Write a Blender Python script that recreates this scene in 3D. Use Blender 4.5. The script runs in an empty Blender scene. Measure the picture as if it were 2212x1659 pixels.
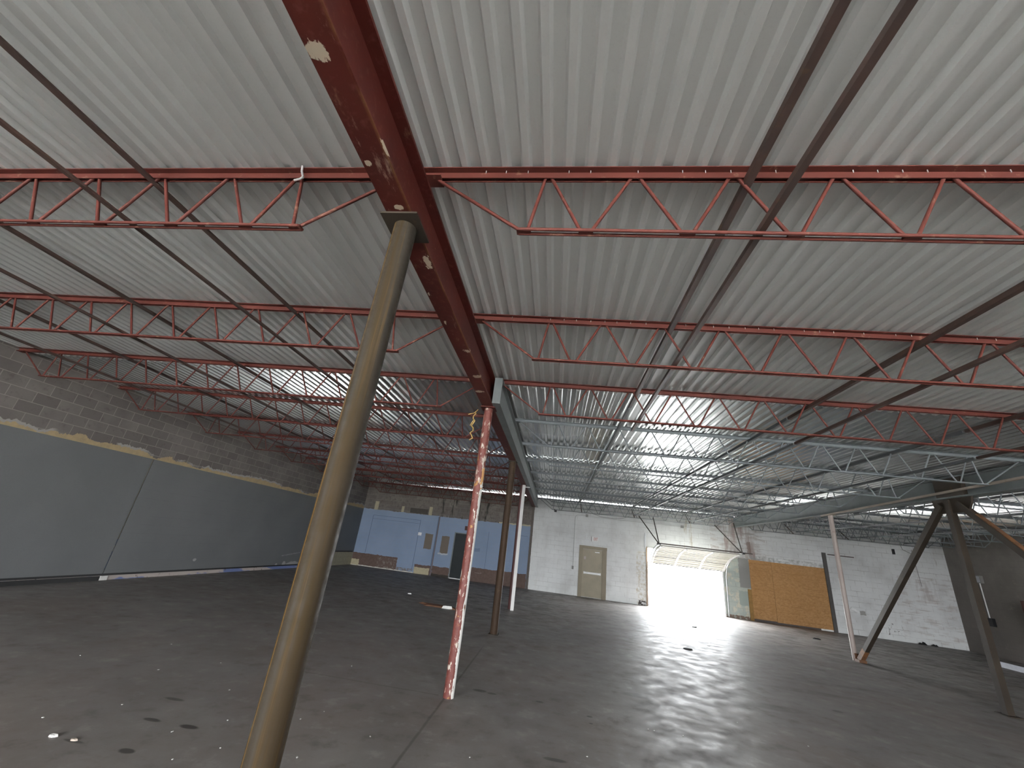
import bpy, math, random
from mathutils import Vector, Matrix
random.seed(7)
S = 1.75                      # metres per camera height: layout below is in camera heights
scn = bpy.context.scene
COL = scn.collection
PI = math.pi

# ------------------------------------------------------------------ materials
class NT:
    def __init__(s, name):
        s.m = bpy.data.materials.new(name); s.m.use_nodes = True
        s.t = s.m.node_tree; s.t.nodes.clear()
        s.out = s.t.nodes.new('ShaderNodeOutputMaterial')
        s.b = s.t.nodes.new('ShaderNodeBsdfPrincipled')
        s.t.links.new(s.b.outputs[0], s.out.inputs[0])
    def put(s, sock, v):
        if hasattr(v, 'is_output'): s.t.links.new(v, sock)
        elif isinstance(v, (tuple, list)):
            sock.default_value = (*v, 1.0) if len(v) == 3 and sock.type == 'RGBA' else v
        else: sock.default_value = v
    def set(s, **k):
        for n, v in k.items(): s.put(s.b.inputs[n.replace('_', ' ')], v)
        return s.m
    def math(s, op, a, b=0.0, clamp=False):
        n = s.t.nodes.new('ShaderNodeMath'); n.operation = op; n.use_clamp = clamp
        s.put(n.inputs[0], a); s.put(n.inputs[1], b); return n.outputs[0]
    def mix(s, f, a, b):
        n = s.t.nodes.new('ShaderNodeMix'); n.data_type = 'RGBA'
        s.put(n.inputs[0], f); s.put(n.inputs[6], a); s.put(n.inputs[7], b); return n.outputs[2]
    def lerp(s, f, a, b):
        n = s.t.nodes.new('ShaderNodeMix'); n.data_type = 'FLOAT'
        s.put(n.inputs[0], f); s.put(n.inputs[2], a); s.put(n.inputs[3], b); return n.outputs[0]
    def coord(s, scale=1.0, rnd=False):
        n = s.t.nodes.new('ShaderNodeTexCoord').outputs['Object']
        if rnd:
            oi = s.t.nodes.new('ShaderNodeObjectInfo').outputs['Random']
            k = s.math('MULTIPLY', oi, 57.0)
            a = s.t.nodes.new('ShaderNodeVectorMath'); a.operation = 'ADD'
            s.put(a.inputs[0], n)
            c = s.t.nodes.new('ShaderNodeCombineXYZ'); s.put(c.inputs[0], k); s.put(c.inputs[1], k); s.put(a.inputs[1], c.outputs[0])
            n = a.outputs[0]
        return s.scale(n, scale)
    def scale(s, v, sc):
        if not isinstance(sc, (tuple, list)): sc = (sc, sc, sc)
        m = s.t.nodes.new('ShaderNodeMapping'); m.inputs['Scale'].default_value = sc
        s.put(m.inputs['Vector'], v); return m.outputs[0]
    def noise(s, v, scale, detail=4, rough=.55, dist=0):
        n = s.t.nodes.new('ShaderNodeTexNoise'); s.put(n.inputs['Vector'], v)
        n.inputs['Scale'].default_value = scale; n.inputs['Detail'].default_value = detail
        n.inputs['Roughness'].default_value = rough; n.inputs['Distortion'].default_value = dist
        return n.outputs['Fac']
    def ramp(s, v, lo, hi, a=0.0, b=1.0):
        n = s.t.nodes.new('ShaderNodeMapRange'); n.clamp = True
        s.put(n.inputs[0], v); n.inputs[1].default_value = lo; n.inputs[2].default_value = hi
        n.inputs[3].default_value = a; n.inputs[4].default_value = b; return n.outputs[0]
    def sep(s, v):
        n = s.t.nodes.new('ShaderNodeSeparateXYZ'); s.put(n.inputs[0], v); return n.outputs
    def comb(s, x, y, z=0.0):
        n = s.t.nodes.new('ShaderNodeCombineXYZ'); s.put(n.inputs[0], x); s.put(n.inputs[1], y); s.put(n.inputs[2], z); return n.outputs[0]
    def rect(s, X, Z, x0, x1, z0, z1):
        r = None
        for v, lim, op in ((X, x0, 'GREATER_THAN'), (X, x1, 'LESS_THAN'), (Z, z0, 'GREATER_THAN'), (Z, z1, 'LESS_THAN')):
            if lim is None: continue
            q = s.math(op, v, lim); r = q if r is None else s.math('MULTIPLY', r, q)
        return r
    def brick(s, X, Z, w, h, mortar=.006, off=.5):
        n = s.t.nodes.new('ShaderNodeTexBrick'); s.put(n.inputs['Vector'], s.comb(X, Z))
        n.offset = off; n.inputs['Scale'].default_value = 1.0
        n.inputs['Brick Width'].default_value = w; n.inputs['Row Height'].default_value = h
        n.inputs['Mortar Size'].default_value = mortar; n.inputs['Mortar Smooth'].default_value = .3
        n.inputs['Color1'].default_value = (0, 0, 0, 1); n.inputs['Color2'].default_value = (1, 1, 1, 1)
        n.inputs['Bias'].default_value = 0
        return n.outputs['Fac'], n.outputs['Color']
    def bump(s, h, strength=.3, dist=.01):
        n = s.t.nodes.new('ShaderNodeBump'); n.inputs['Strength'].default_value = strength; n.inputs['Distance'].default_value = dist
        s.put(n.inputs['Height'], h); s.put(s.b.inputs['Normal'], n.outputs[0])

def painted(name, base, var, wear, wlo, whi, rough=.5, metal=0.0, rnd=True, spec=.4, wscale=9):
    t = NT(name); c = t.coord(1, rnd)
    n1 = t.noise(c, 3.0, 5); n2 = t.noise(t.scale(c, (1, 1, 1)), wscale, 7, .65)
    col = t.mix(t.ramp(n1, .3, .7), base, var)
    col = t.mix(t.ramp(n2, wlo, whi), col, wear)
    t.bump(n2, .15, .004)
    return t.set(Base_Color=col, Roughness=rough, Metallic=metal, Specular_IOR_Level=spec)

def plain(name, col, rough=.6, metal=0.0, spec=.3, emit=None):
    t = NT(name); n = t.noise(t.coord(1, True), 8, 4)
    c = t.mix(t.ramp(n, .25, .75), tuple(x * .82 for x in col), tuple(min(1, x * 1.12) for x in col))
    return t.set(Base_Color=c, Roughness=rough, Metallic=metal, Specular_IOR_Level=spec)

M = {}
M['joist_red'] = painted('red_oxide_joist', (.108, .027, .020), (.080, .021, .016), (.25, .14, .10), .60, .74, .6, spec=.22)
M['joist_grey'] = painted('grey_primer_joist', (.165, .183, .192), (.135, .15, .158), (.30, .24, .18), .68, .82, .55)
M['bridging_dark'] = painted('dark_rusty_bridging', (.045, .03, .026), (.075, .04, .03), (.11, .065, .03), .6, .8, .6)
M['bridging_grey'] = painted('grey_bridging', (.10, .105, .11), (.075, .08, .085), (.15, .13, .11), .62, .8, .6)
M['beam_grey'] = painted('grey_beam_paint', (.155, .172, .172), (.12, .135, .135), (.22, .20, .17), .66, .82, .5)
M['dark_steel'] = painted('dark_brown_steel', (.026, .020, .015), (.042, .032, .023), (.11, .055, .026), .64, .82, .65, spec=.2)
M['rusty_steel'] = painted('rust_orange_steel', (.20, .085, .03), (.09, .045, .025), (.05, .03, .02), .5, .7, .7)
M['tan_steel'] = painted('tan_angle_paint', (.42, .36, .30), (.33, .27, .22), (.20, .15, .11), .62, .78, .6)
M['post_pink'] = painted('pale_pinkish_post_paint', (.40, .345, .315), (.34, .28, .255), (.20, .13, .10), .62, .78, .6)
M['white_metal'] = painted('white_post_paint', (.70, .69, .67), (.62, .60, .58), (.45, .33, .28), .68, .80, .5)
M['galv'] = plain('galvanised_conduit', (.42, .43, .44), .45, .6)
M['conduit_white'] = plain('painted_conduit', (.45, .45, .44), .6)
M['black'] = plain('black_plastic', (.02, .02, .022), .5)
M['white'] = plain('white_paint', (.75, .75, .74), .5)
M['paper'] = plain('white_scrap', (.62, .61, .58), .8)
M['grey_box'] = plain('grey_box_metal', (.20, .195, .185), .6)
M['yellow'] = plain('yellow_rope_fibre', (.50, .33, .12), .9)
M['wood_dark'] = plain('weathered_dark_wood', (.085, .08, .075), .8)
M['wood_brown'] = plain('brown_wood', (.26, .15, .05), .8)
M['cardboard'] = plain('brown_scrap', (.17, .085, .05), .85)
M['blackdirt'] = plain('black_debris', (.02, .02, .02), .8)
M['exit_red'] = plain('exit_red', (.45, .06, .03), .5)
M['shelf_red'] = plain('dull_red_metal', (.06, .022, .018), .6)
M['door_brown'] = None

# red main beam, with cream paint patches and rust streaks
t = NT('red_beam_paint'); c = t.coord(1 / S); X, Y, Z = t.sep(c)
n1 = t.noise(c, 4, 6); n2 = t.noise(t.scale(c, (1, .45, 1)), 9, 8, .68); n3 = t.noise(c, 40, 4)
col = t.mix(t.ramp(n1, .3, .7), (.088, .016, .011), (.060, .0125, .0095))
col = t.mix(t.math('MULTIPLY', t.ramp(n3, .55, .75), .35), col, (.16, .06, .045))
col = t.mix(t.ramp(n2, .63, .70), col, (.17, .085, .055))
edge = t.math('ADD', t.math('ABSOLUTE', t.math('ADD', X, .604)), t.math('MULTIPLY', t.math('ABSOLUTE', t.math('SUBTRACT', Z, 2.085)), 1.0))
rust = t.math('MULTIPLY', t.ramp(edge, .014, .0), t.ramp(n2, .40, .60))
col = t.mix(rust, col, (.24, .135, .05))
nf = t.noise(t.scale(c, (1, .6, 1)), 38, 6, .65)
wsp = t.math('MULTIPLY', t.ramp(t.noise(t.scale(c, (1, .25, 1)), 30, 7, .72), .60, .70), t.math('LESS_THAN', Z, 2.12))
col = t.mix(t.math('MULTIPLY', wsp, .7), col, (.30, .21, .16))
for (x0, y0, rx_, ry_) in ((-.668, .557, .036, .022), (-.645, 1.06, .016, .012), (-.60, .83, .008, .03), (-.625, 1.36, .018, .045), (-.675, 1.87, .008, .02), (-.68, .88, .01, .01), (-.66, 2.9, .03, .02), (-.69, 1.6, .008, .02), (-.62, 2.2, .02, .02), (-.625, 2.6, .03, .02)):
    dx = t.math('DIVIDE', t.math('SUBTRACT', X, x0), rx_); dy = t.math('DIVIDE', t.math('SUBTRACT', Y, y0), ry_)
    d = t.math('SQRT', t.math('ADD', t.math('MULTIPLY', dx, dx), t.math('MULTIPLY', dy, dy)))
    d = t.math('ADD', d, t.math('MULTIPLY', t.math('SUBTRACT', nf, .5), 3.4))
    m = t.math('MULTIPLY', t.ramp(d, 1.05, .9), t.math('LESS_THAN', Z, 2.12))
    col = t.mix(m, col, (.55, .47, .36))
t.bump(n2, .2, .004)
M['beam_red'] = t.set(Base_Color=col, Roughness=.55, Specular_IOR_Level=.18)

def pipe_raw(name, dark):
    """raw steel pipe with long rust streaks and mill scale"""
    t = NT(name); c = t.coord(1 / S)
    n1 = t.noise(t.scale(c, (14, 14, .35)), 2.2, 6, .6)
    n2 = t.noise(t.scale(c, (30, 30, .6)), 2.0, 5, .6)
    n3 = t.noise(c, 30, 6, .7)
    X, Y, Z = t.sep(c)
    k = dark
    col = t.mix(t.ramp(n1, .35, .65), (.11 * k, .094 * k, .076 * k), (.15 * k, .10 * k, .05 * k))
    col = t.mix(t.ramp(n2, .58, .72), col, (.30 * k, .18 * k, .07 * k))
    col = t.mix(t.math('MULTIPLY', t.ramp(n3, .6, .75), .5), col, (.21 * k, .16 * k, .11 * k))
    ln = t.math('MULTIPLY', t.ramp(t.math('ABSOLUTE', t.math('ADD', t.math('SUBTRACT', t.math('ARCTAN2', Y, X), -2.23), t.math('MULTIPLY', t.math('SUBTRACT', n3, .5), .06))), .035, .012), t.ramp(n1, .3, .5))
    col = t.mix(ln, col, (1.0 * k, .52 * k, .11 * k))
    spl = t.math('MULTIPLY', t.ramp(t.noise(t.scale(c, (1, 1, .5)), 22, 5, .6), .50, .54), t.ramp(t.math('ADD', Z, t.math('MULTIPLY', n1, .1)), .42, .36))
    if dark == .24: col = t.mix(spl, col, (.60, .57, .52))
    t.bump(n3, .12, .003)
    return t.set(Base_Color=col, Roughness=t.ramp(n3, .35, .65, .42, .8), Metallic=0.0, Specular_IOR_Level=t.ramp(n1, .40, .60, .22, .06))
M['pipe_raw'] = pipe_raw('raw_steel_pipe', .24)
M['pipe_brown'] = painted('brown_column_paint', (.045, .028, .018), (.034, .022, .015), (.09, .055, .028), .6, .78, .6, spec=.12, wscale=14)
M['mauve'] = plain('mauve_brown_paint', (.20, .15, .14), .7)

def pipe_two_tone(name, red, wx):
    """red pipe whose right half was painted white and flakes"""
    t = NT(name); c = t.coord(1 / S); X, Y, Z = t.sep(c)
    n = t.noise(c, 26, 6, .65); n2 = t.noise(t.scale(c, (1, 1, .35)), 30, 6, .65)
    col = t.mix(t.ramp(n, .35, .65), red, tuple(x * .7 for x in red))
    col = t.mix(t.ramp(n2, .565, .60), col, (.50, .45, .38))
    col = t.mix(t.ramp(t.noise(c, 11, 5, .6), .62, .66), col, (.30, .16, .05))
    w = t.math('ADD', t.math('ADD', X, t.math('MULTIPLY', Y, .0)), t.math('MULTIPLY', t.math('SUBTRACT', n2, .5), .035))
    wh = t.math('MULTIPLY', t.math('GREATER_THAN', w, wx), t.math('LESS_THAN', t.math('ADD', Z, t.math('MULTIPLY', n2, .1)), 1.62))
    orange = t.math('MULTIPLY', wh, t.math('GREATER_THAN', t.math('ADD', Z, t.math('MULTIPLY', n, .3)), 1.58))
    wcol = t.mix(t.ramp(n2, .60, .63), (.68, .67, .63), (.12, .06, .03))
    wcol = t.mix(orange, wcol, (.50, .27, .11))
    col = t.mix(wh, col, wcol)
    t.bump(n2, .25, .004)
    return t.set(Base_Color=col, Roughness=.55, Specular_IOR_Level=.35)
M['pipe_two'] = pipe_two_tone('red_and_white_pipe', (.155, .045, .036), .024)
M['pipe_maroon'] = painted('maroon_pipe', (.09, .03, .028), (.06, .024, .022), (.4, .36, .33), .68, .75, .55, wscale=16)

# corrugated roof deck
t = NT('corrugated_deck_paint'); c = t.coord(1 / S); X, Y, Z = t.sep(c)
n1 = t.noise(t.scale(c, (1, .25, 1)), 1.3, 4); n2 = t.noise(c, 120, 2); n3 = t.noise(t.scale(c, (6, .8, 1)), 2.0, 5)
col = t.mix(t.ramp(n1, .3, .7), (.75, .775, .765), (.82, .845, .835))
col = t.mix(t.math('MULTIPLY', t.ramp(n3, .62, .8), .25), col, (.55, .54, .54))
col = t.mix(t.math('MULTIPLY', t.ramp(n2, .55, .8), .12), col, (.48, .48, .48))
M['deck'] = t.set(Base_Color=col, Roughness=t.ramp(Y, 3.40, 3.44, .42, .22), Metallic=t.ramp(Y, 3.40, 3.44, .12, .66), Specular_IOR_Level=.5)

# floor
t = NT('stained_concrete_floor'); c = t.coord(1 / S); X, Y, Z = t.sep(c)
n0 = t.noise(c, .45, 4); n1 = t.noise(c, 1.6, 6, .6); n2 = t.noise(c, 6, 7, .62); n3 = t.noise(c, 45, 4, .6); nb = t.noise(t.scale(c, (1, 1, 1)), .9, 3)
col = t.mix(t.ramp(n1, .32, .68), (.172, .155, .143), (.252, .236, .222))
col = t.mix(t.math('MULTIPLY', t.ramp(nb, .45, .65), .5), col, (.21, .168, .145))
col = t.mix(t.math('MULTIPLY', t.ramp(n2, .56, .72), .6), col, (.10, .087, .078))
col = t.mix(t.math('MULTIPLY', t.ramp(n2, .42, .30), .45), col, (.37, .35, .33))
col = t.mix(t.math('MULTIPLY', t.ramp(n3, .6, .8), .35), col, (.11, .098, .088))
# traffic dirt, heavier towards the overhead door
dirt = t.math('MULTIPLY', t.ramp(t.noise(t.scale(c, (.8, 1.1, 1)), 3.4, 10, .72, .3), .48, .57), t.math('MULTIPLY', t.ramp(Y, 4.5, 8.5), t.ramp(X, -4.5, 0.5, .55, 1.0)))
col = t.mix(t.math('MULTIPLY', dirt, .82), col, (.055, .048, .042))
big = t.ramp(t.noise(t.scale(c, (.55, 1.1, 1)), 1.15, 5, .6, .3), .54, .62)
col = t.mix(t.math('MULTIPLY', big, t.math('MULTIPLY', t.ramp(X, -.8, .6), .45)), col, (.085, .072, .065))
# joints on the column grid
j = t.math('MULTIPLY', t.ramp(t.math('ABSOLUTE', t.math('ADD', t.math('ADD', X, .668), t.math('MULTIPLY', t.math('SUBTRACT', n2, .5), .012))), .011, .004), t.ramp(t.math('ABSOLUTE', t.math('SUBTRACT', Y, 2.6)), 2.4, 2.0))
col = t.mix(t.math('MULTIPLY', j, .6), col, (.06, .05, .045))
j = t.math('MULTIPLY', t.ramp(t.math('ABSOLUTE', t.math('ADD', t.math('SUBTRACT', Y, 3.31), t.math('MULTIPLY', t.math('SUBTRACT', n2, .5), .03))), .016, .004), t.rect(X, Y, -2.0, -.72, None, None))
col = t.mix(t.math('MULTIPLY', j, .45), col, (.07, .055, .05))
wb = t.math('MULTIPLY', t.math('SUBTRACT', n2, .5), 1.6)
for (x0, y0, rx_, ry_) in ((-.468, 3.54, .055, .03), (-.376, 3.522, .04, .022), (-.033, 3.519, .036, .024), (-1.926, 2.315, .05, .016), (-2.051, 2.561, .06, .02), (-1.769, 2.04, .036, .022), (.08, 2.693, .06, .022), (-1.722, 2.32, .05, .02), (.31, 3.40, .02, .016), (.31, 3.28, .016, .013), (-2.02, 2.03, .06, .012), (2.514, 4.541, .05, .035), (.763, 4.05, .16, .06), (1.2, 4.25, .25, .07), (1.9, 4.35, .28, .09), (2.6, 5.1, .5, .08), (3.1, 5.6, .6, .07)):
    dx = t.math('DIVIDE', t.math('SUBTRACT', X, x0), rx_); dy = t.math('DIVIDE', t.math('SUBTRACT', Y, y0), ry_)
    d = t.math('ADD', t.math('SQRT', t.math('ADD', t.math('MULTIPLY', dx, dx), t.math('MULTIPLY', dy, dy))), wb)
    col = t.mix(t.math('MULTIPLY', t.ramp(d, 1.1, .75), .8 if rx_ < .1 else .4), col, (.04, .033, .03))
t.bump(t.math('ADD', n2, t.math('MULTIPLY', n3, .4)), .12, .004)
M['floor'] = t.set(Base_Color=col, Roughness=t.ramp(n2, .35, .65, .48, .72), Specular_IOR_Level=.75)

# far wall: blue/brown/bare block on the left, white block on the right
t = NT('far_wall_paint'); c = t.coord(1 / S); x_, Y, Z0 = t.sep(c)
X0 = t.math('SUBTRACT', x_, .6)
n1 = t.noise(c, 1.7, 5); n2 = t.noise(c, 14, 6, .65); n3 = t.noise(c, 60, 3); nv = t.noise(t.scale(c, (1, 1, .18)), 9, 6, .6); nh = t.noise(t.scale(c, (.22, 1, 1)), 11, 6, .65)
w1 = t.math('MULTIPLY', t.math('SUBTRACT', n2, .5), .07); w2 = t.math('MULTIPLY', t.math('SUBTRACT', nv, .5), .07)
X = t.math('ADD', X0, w1); Z = t.math('ADD', Z0, w2)
mort, bcol = t.brick(X0, Z0, .232, .116, .006)
blockv = t.sep(bcol)[0]
bare = t.mix(blockv, (.115, .10, .088), (.16, .142, .125))
bare = t.mix(t.ramp(n2, .5, .66), bare, (.075, .066, .058))
bare = t.mix(t.ramp(n1, .5, .64), bare, (.10, .09, .082))
bare = t.mix(t.math('MULTIPLY', mort, .5), bare, (.18, .165, .15))
bare = t.mix(t.math('MULTIPLY', t.ramp(nv, .54, .62), t.rect(X, Z, -3.6, -1.9, 1.5, 2.1)), bare, (.025, .023, .02))
blue = t.mix(t.ramp(n1, .35, .65), (.205, .265, .365), (.23, .29, .395))
blue = t.mix(t.math('MULTIPLY', mort, .35), blue, (.20, .29, .47))
blue = t.mix(t.ramp(n2, .68, .74), blue, (.13, .16, .23))
brown = t.mix(t.ramp(n2, .35, .65), (.135, .092, .078), (.10, .068, .056))
cream = t.mix(t.ramp(n2, .5, .7), (.42, .37, .25), (.33, .29, .20))
col = bare
def lay(mask, colour, a=1.0):
    global col
    col = t.mix(mask if a == 1.0 else t.math('MULTIPLY', mask, a), col, colour)
lay(t.rect(X0, Z0, -5.45, -5.33, 1.55, 1.80), cream, .8)
lay(t.rect(X0, Z0, -4.58, -4.50, 1.55, 1.74), cream, .8)
lay(t.rect(X0, Z0, -3.72, -3.62, 1.55, 1.80), cream, .8)
lay(t.rect(X, Z, -1.6, -.70, 1.5, 1.60), cream)
lay(t.rect(X, Z0, -4.3, -3.75, 1.58, 1.72), (.035, .03, .025), .8)
lay(t.rect(X, Z, None, -.69, None, 1.565), blue)
for (x0, x1, z0, z1) in ((-5.42, -3.92, 1.395, 1.405), (-5.42, -3.92, 1.30, 1.308), (-5.43, -5.415, .35, 1.40), (-3.93, -3.915, .1, 1.40), (-3.40, -3.37, 0, 1.55), (-1.86, -1.85, .3, 1.3), (-1.0, -.99, .35, 1.3), (-1.0, -.75, 1.29, 1.3)):
    lay(t.rect(X0, Z0, x0, x1, z0, z1), (.07, .09, .14), .75)
lay(t.rect(X, Z, -5.79, -4.40, None, .335), brown)
lay(t.math('MULTIPLY', t.rect(X, Z, -5.0, -4.40, None, .30), t.ramp(n2, .5, .62)), (.30, .27, .24), .6)
lay(t.math('MULTIPLY', t.rect(X, Z, -4.4, -3.9, None, .10), t.ramp(n2, .42, .55)), (.17, .15, .14))
lay(t.rect(X, Z, -5.80, -5.55, None, .16), cream)
lay(t.rect(X, Z, -3.86, -3.38, None, .235), brown)
lay(t.rect(X, Z, -3.86, -3.42, None, .165), cream)
lay(t.rect(X, Z, -3.34, -2.84, .05, .245), brown)
lay(t.rect(X, Z, -3.34, -2.84, None, .055), (.04, .035, .03))
lay(t.rect(X, Z, -2.28, -.70, None, .345), brown)
lay(t.math('MULTIPLY', t.rect(X, Z, -2.2, -1.2, .12, .24), t.ramp(nh, .60, .66)), (.45, .42, .38))
lay(t.rect(t.math('ADD', X0, t.math('MULTIPLY', w1, .35)), Z, -3.70, -3.47, .66, 1.065), (.15, .125, .10))
lay(t.rect(t.math('ADD', X0, t.math('MULTIPLY', w1, .35)), Z, -3.20, -2.97, .60, 1.05), (.15, .125, .10))
lay(t.rect(X, Z, -3.25, -2.95, .56, .60), (.5, .5, .48), .6)
lay(t.rect(X0, Z0, -2.57, -2.30, 1.27, 1.385), (.075, .035, .03))
lay(t.rect(X0, Z0, -5.77, -5.6, .0, .012), (.6, .58, .52))
lay(t.rect(X, Z, -5.55, -3.88, None, .022), (.55, .53, .48))
lay(t.rect(X0, Z, -2.20, -2.05, .75, .84), (.13, .17, .25), .7)
# white part
white = t.mix(t.ramp(n1, .35, .7), (.72, .73, .725), (.62, .63, .625))
white = t.mix(t.math('MULTIPLY', t.math('MULTIPLY', mort, t.ramp(nh, .42, .60)), t.ramp(X0, 1.5, 4.0, .38, .6)), white, (.30, .285, .27))
white = t.mix(t.math('MULTIPLY', t.ramp(n2, .62, .74), t.ramp(n1, .4, .6)), white, (.38, .36, .33))
white = t.mix(t.math('MULTIPLY', t.ramp(nv, .55, .75), .25), white, (.47, .44, .40))
white = t.mix(t.math('MULTIPLY', t.ramp(n1, .52, .66), .3), white, (.45, .44, .43))
whm = t.rect(t.math('ADD', X0, t.math('MULTIPLY', w1, .4)), Z0, -.625, None, None, None)
lay(whm, white)
lay(t.math('MULTIPLY', t.rect(X, Z, 4.33, 5.05, 1.36, None), t.ramp(nv, .42, .60)), (.24, .155, .13), .75)
lay(t.math('MULTIPLY', t.rect(X, Z, 4.0, 5.3, 1.30, None), t.ramp(nh, .48, .62)), (.28, .22, .19), .6)
lay(t.rect(X, Z, 4.86, 4.95, 1.50, 1.78), (.16, .11, .095), .7)
lay(t.math('MULTIPLY', t.rect(X, Z, 3.35, 3.55, 1.36, 2.2), t.ramp(nv, .46, .56)), (.36, .31, .23), .6)
lay(t.math('MULTIPLY', t.rect(X, Z, 8.0, 9.3, .05, 1.4), t.ramp(nh, .50, .64)), (.40, .34, .31), .55)
lay(t.math('MULTIPLY', t.rect(X, Z, 8.45, 8.85, .9, 1.35), t.ramp(nv, .44, .60)), (.33, .28, .26), .5)
lay(t.math('MULTIPLY', t.rect(X, Z, 8.0, 9.3, 1.2, 2.0), t.ramp(nv, .60, .66)), (.38, .34, .32), .5)
lay(t.math('MULTIPLY', t.rect(X, Z, 2.15, 2.42, None, 1.25), t.ramp(n2, .46, .62)), (.44, .38, .27), .7)
lay(t.math('MULTIPLY', t.rect(X, Z, 2.20, 2.42, None, .10), t.ramp(n2, .40, .5)), (.06, .05, .045))
lay(t.rect(X, Z, 7.18, 7.30, .43, .52), (.33, .32, .30))
lay(t.math('MULTIPLY', t.rect(X, Z, 7.7, 8.0, .10, .34), t.ramp(n2, .56, .62)), (.17, .16, .15))
grn = t.mix(t.ramp(n1, .40, .56), (.46, .475, .42), (.38, .42, .385))
grn = t.mix(t.ramp(t.noise(c, 5, 6, .65), .52, .56), grn, (.50, .49, .40))
grn = t.mix(t.math('MULTIPLY', t.math('MULTIPLY', mort, t.ramp(nh, .4, .6)), .5), grn, (.2, .19, .17))
lay(t.rect(X, Z, 4.22, 4.88, None, 1.36), grn)
lay(t.rect(X, Z, 4.62, 4.90, .70, 1.37), (.235, .235, .225))
lay(t.rect(X, Z, 4.58, 4.84, .30, .62), (.30, .345, .315))
lay(t.math('MULTIPLY', t.rect(X, Z, 4.22, 4.88, None, .07), t.ramp(n2, .4, .5)), (.18, .13, .10))
lay(t.math('MULTIPLY', t.rect(X, Z, 4.85, 6.6, 1.30, 1.46), t.ramp(n2, .42, .60)), (.33, .335, .32), .85)
lay(t.rect(X, Z, 4.86, 6.3, None, .055), (.09, .075, .07))
t.bump(t.math('ADD', t.math('MULTIPLY', mort, -.6), t.math('MULTIPLY', n3, .3)), .35, .008)
M['wall_far'] = t.set(Base_Color=col, Roughness=.75, Specular_IOR_Level=.25)

# left wall: bare block, torn yellow strip, cream block below
t = NT('left_wall_block'); c = t.coord(1 / S); X, Y0, Z0 = t.sep(c)
n1 = t.noise(c, 2.0, 5); n2 = t.noise(c, 13, 6, .65); n3 = t.noise(c, 60, 3); ny = t.noise(t.scale(c, (1, .6, .05)), 4.5, 7, .7)
mort, bcol = t.brick(t.math('ADD', Y0, .06), t.math('ADD', Z0, .04), .238, .119, .0045)
bv = t.sep(bcol)[0]
col = t.mix(bv, (.12, .108, .10), (.185, .166, .154))
col = t.mix(t.ramp(n1, .45, .68), col, (.125, .112, .105))
col = t.mix(t.math('MULTIPLY', t.ramp(n2, .56, .70), .5), col, (.08, .07, .063))
col = t.mix(t.math('MULTIPLY', mort, .8), col, (.27, .245, .225))
edge = t.math('ADD', 1.615, t.math('MULTIPLY', t.math('SUBTRACT', ny, .45), .28))
plast = t.math('LESS_THAN', t.math('SUBTRACT', Z0, edge), .030)
plast = t.math('MULTIPLY', plast, t.ramp(t.noise(c, 1.1, 3), .47, .5))
col = t.mix(plast, col, (.34, .325, .30))
yel = t.mix(t.ramp(n2, .4, .7), (.44, .335, .19), (.34, .27, .17))
col = t.mix(t.math('LESS_THAN', Z0, edge), col, yel)
cr = t.mix(t.ramp(n2, .4, .7), (.37, .345, .25), (.30, .28, .21))
cr = t.mix(t.math('MULTIPLY', mort, .5), cr, (.2, .19, .15))
col = t.mix(t.math('LESS_THAN', Z0, .5), col, cr)
low = t.rect(Y0, Z0, None, 10.25, None, .5)
strip = t.mix(t.ramp(t.noise(t.scale(c, (1, .7, 3)), 2.2, 5), .46, .50), (.42, .37, .34), (.15, .19, .36))
strip = t.mix(t.ramp(n2, .60, .66), strip, (.10, .08, .07))
col = t.mix(low, col, strip)
t.bump(t.math('ADD', t.math('MULTIPLY', mort, -.5), t.math('MULTIPLY', n3, .4)), .4, .008)
M['wall_left'] = t.set(Base_Color=col, Roughness=.85, Specular_IOR_Level=.2)

t = NT('right_wall_block'); c = t.coord(1 / S); X, Y0, Z0 = t.sep(c)
n1 = t.noise(c, 1.5, 5); n2 = t.noise(c, 9, 6, .65)
mort, bcol = t.brick(Y0, Z0, .232, .116, .005)
col = t.mix(t.ramp(n1, .4, .6), (.12, .11, .10), (.155, .142, .13))
col = t.mix(t.math('MULTIPLY', t.ramp(n2, .58, .7), .5), col, (.20, .17, .155))
col = t.mix(t.math('MULTIPLY', t.ramp(Z0, 1.27, 1.25, 0, 1), t.math('MULTIPLY', t.ramp(n1, .35, .7), .35)), col, (.075, .06, .055))
col = t.mix(t.math('MULTIPLY', mort, .15), col, (.07, .065, .06))
t.bump(mort, .1, .004)
M['wall_right'] = t.set(Base_Color=col, Roughness=.85, Specular_IOR_Level=.2)

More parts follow.
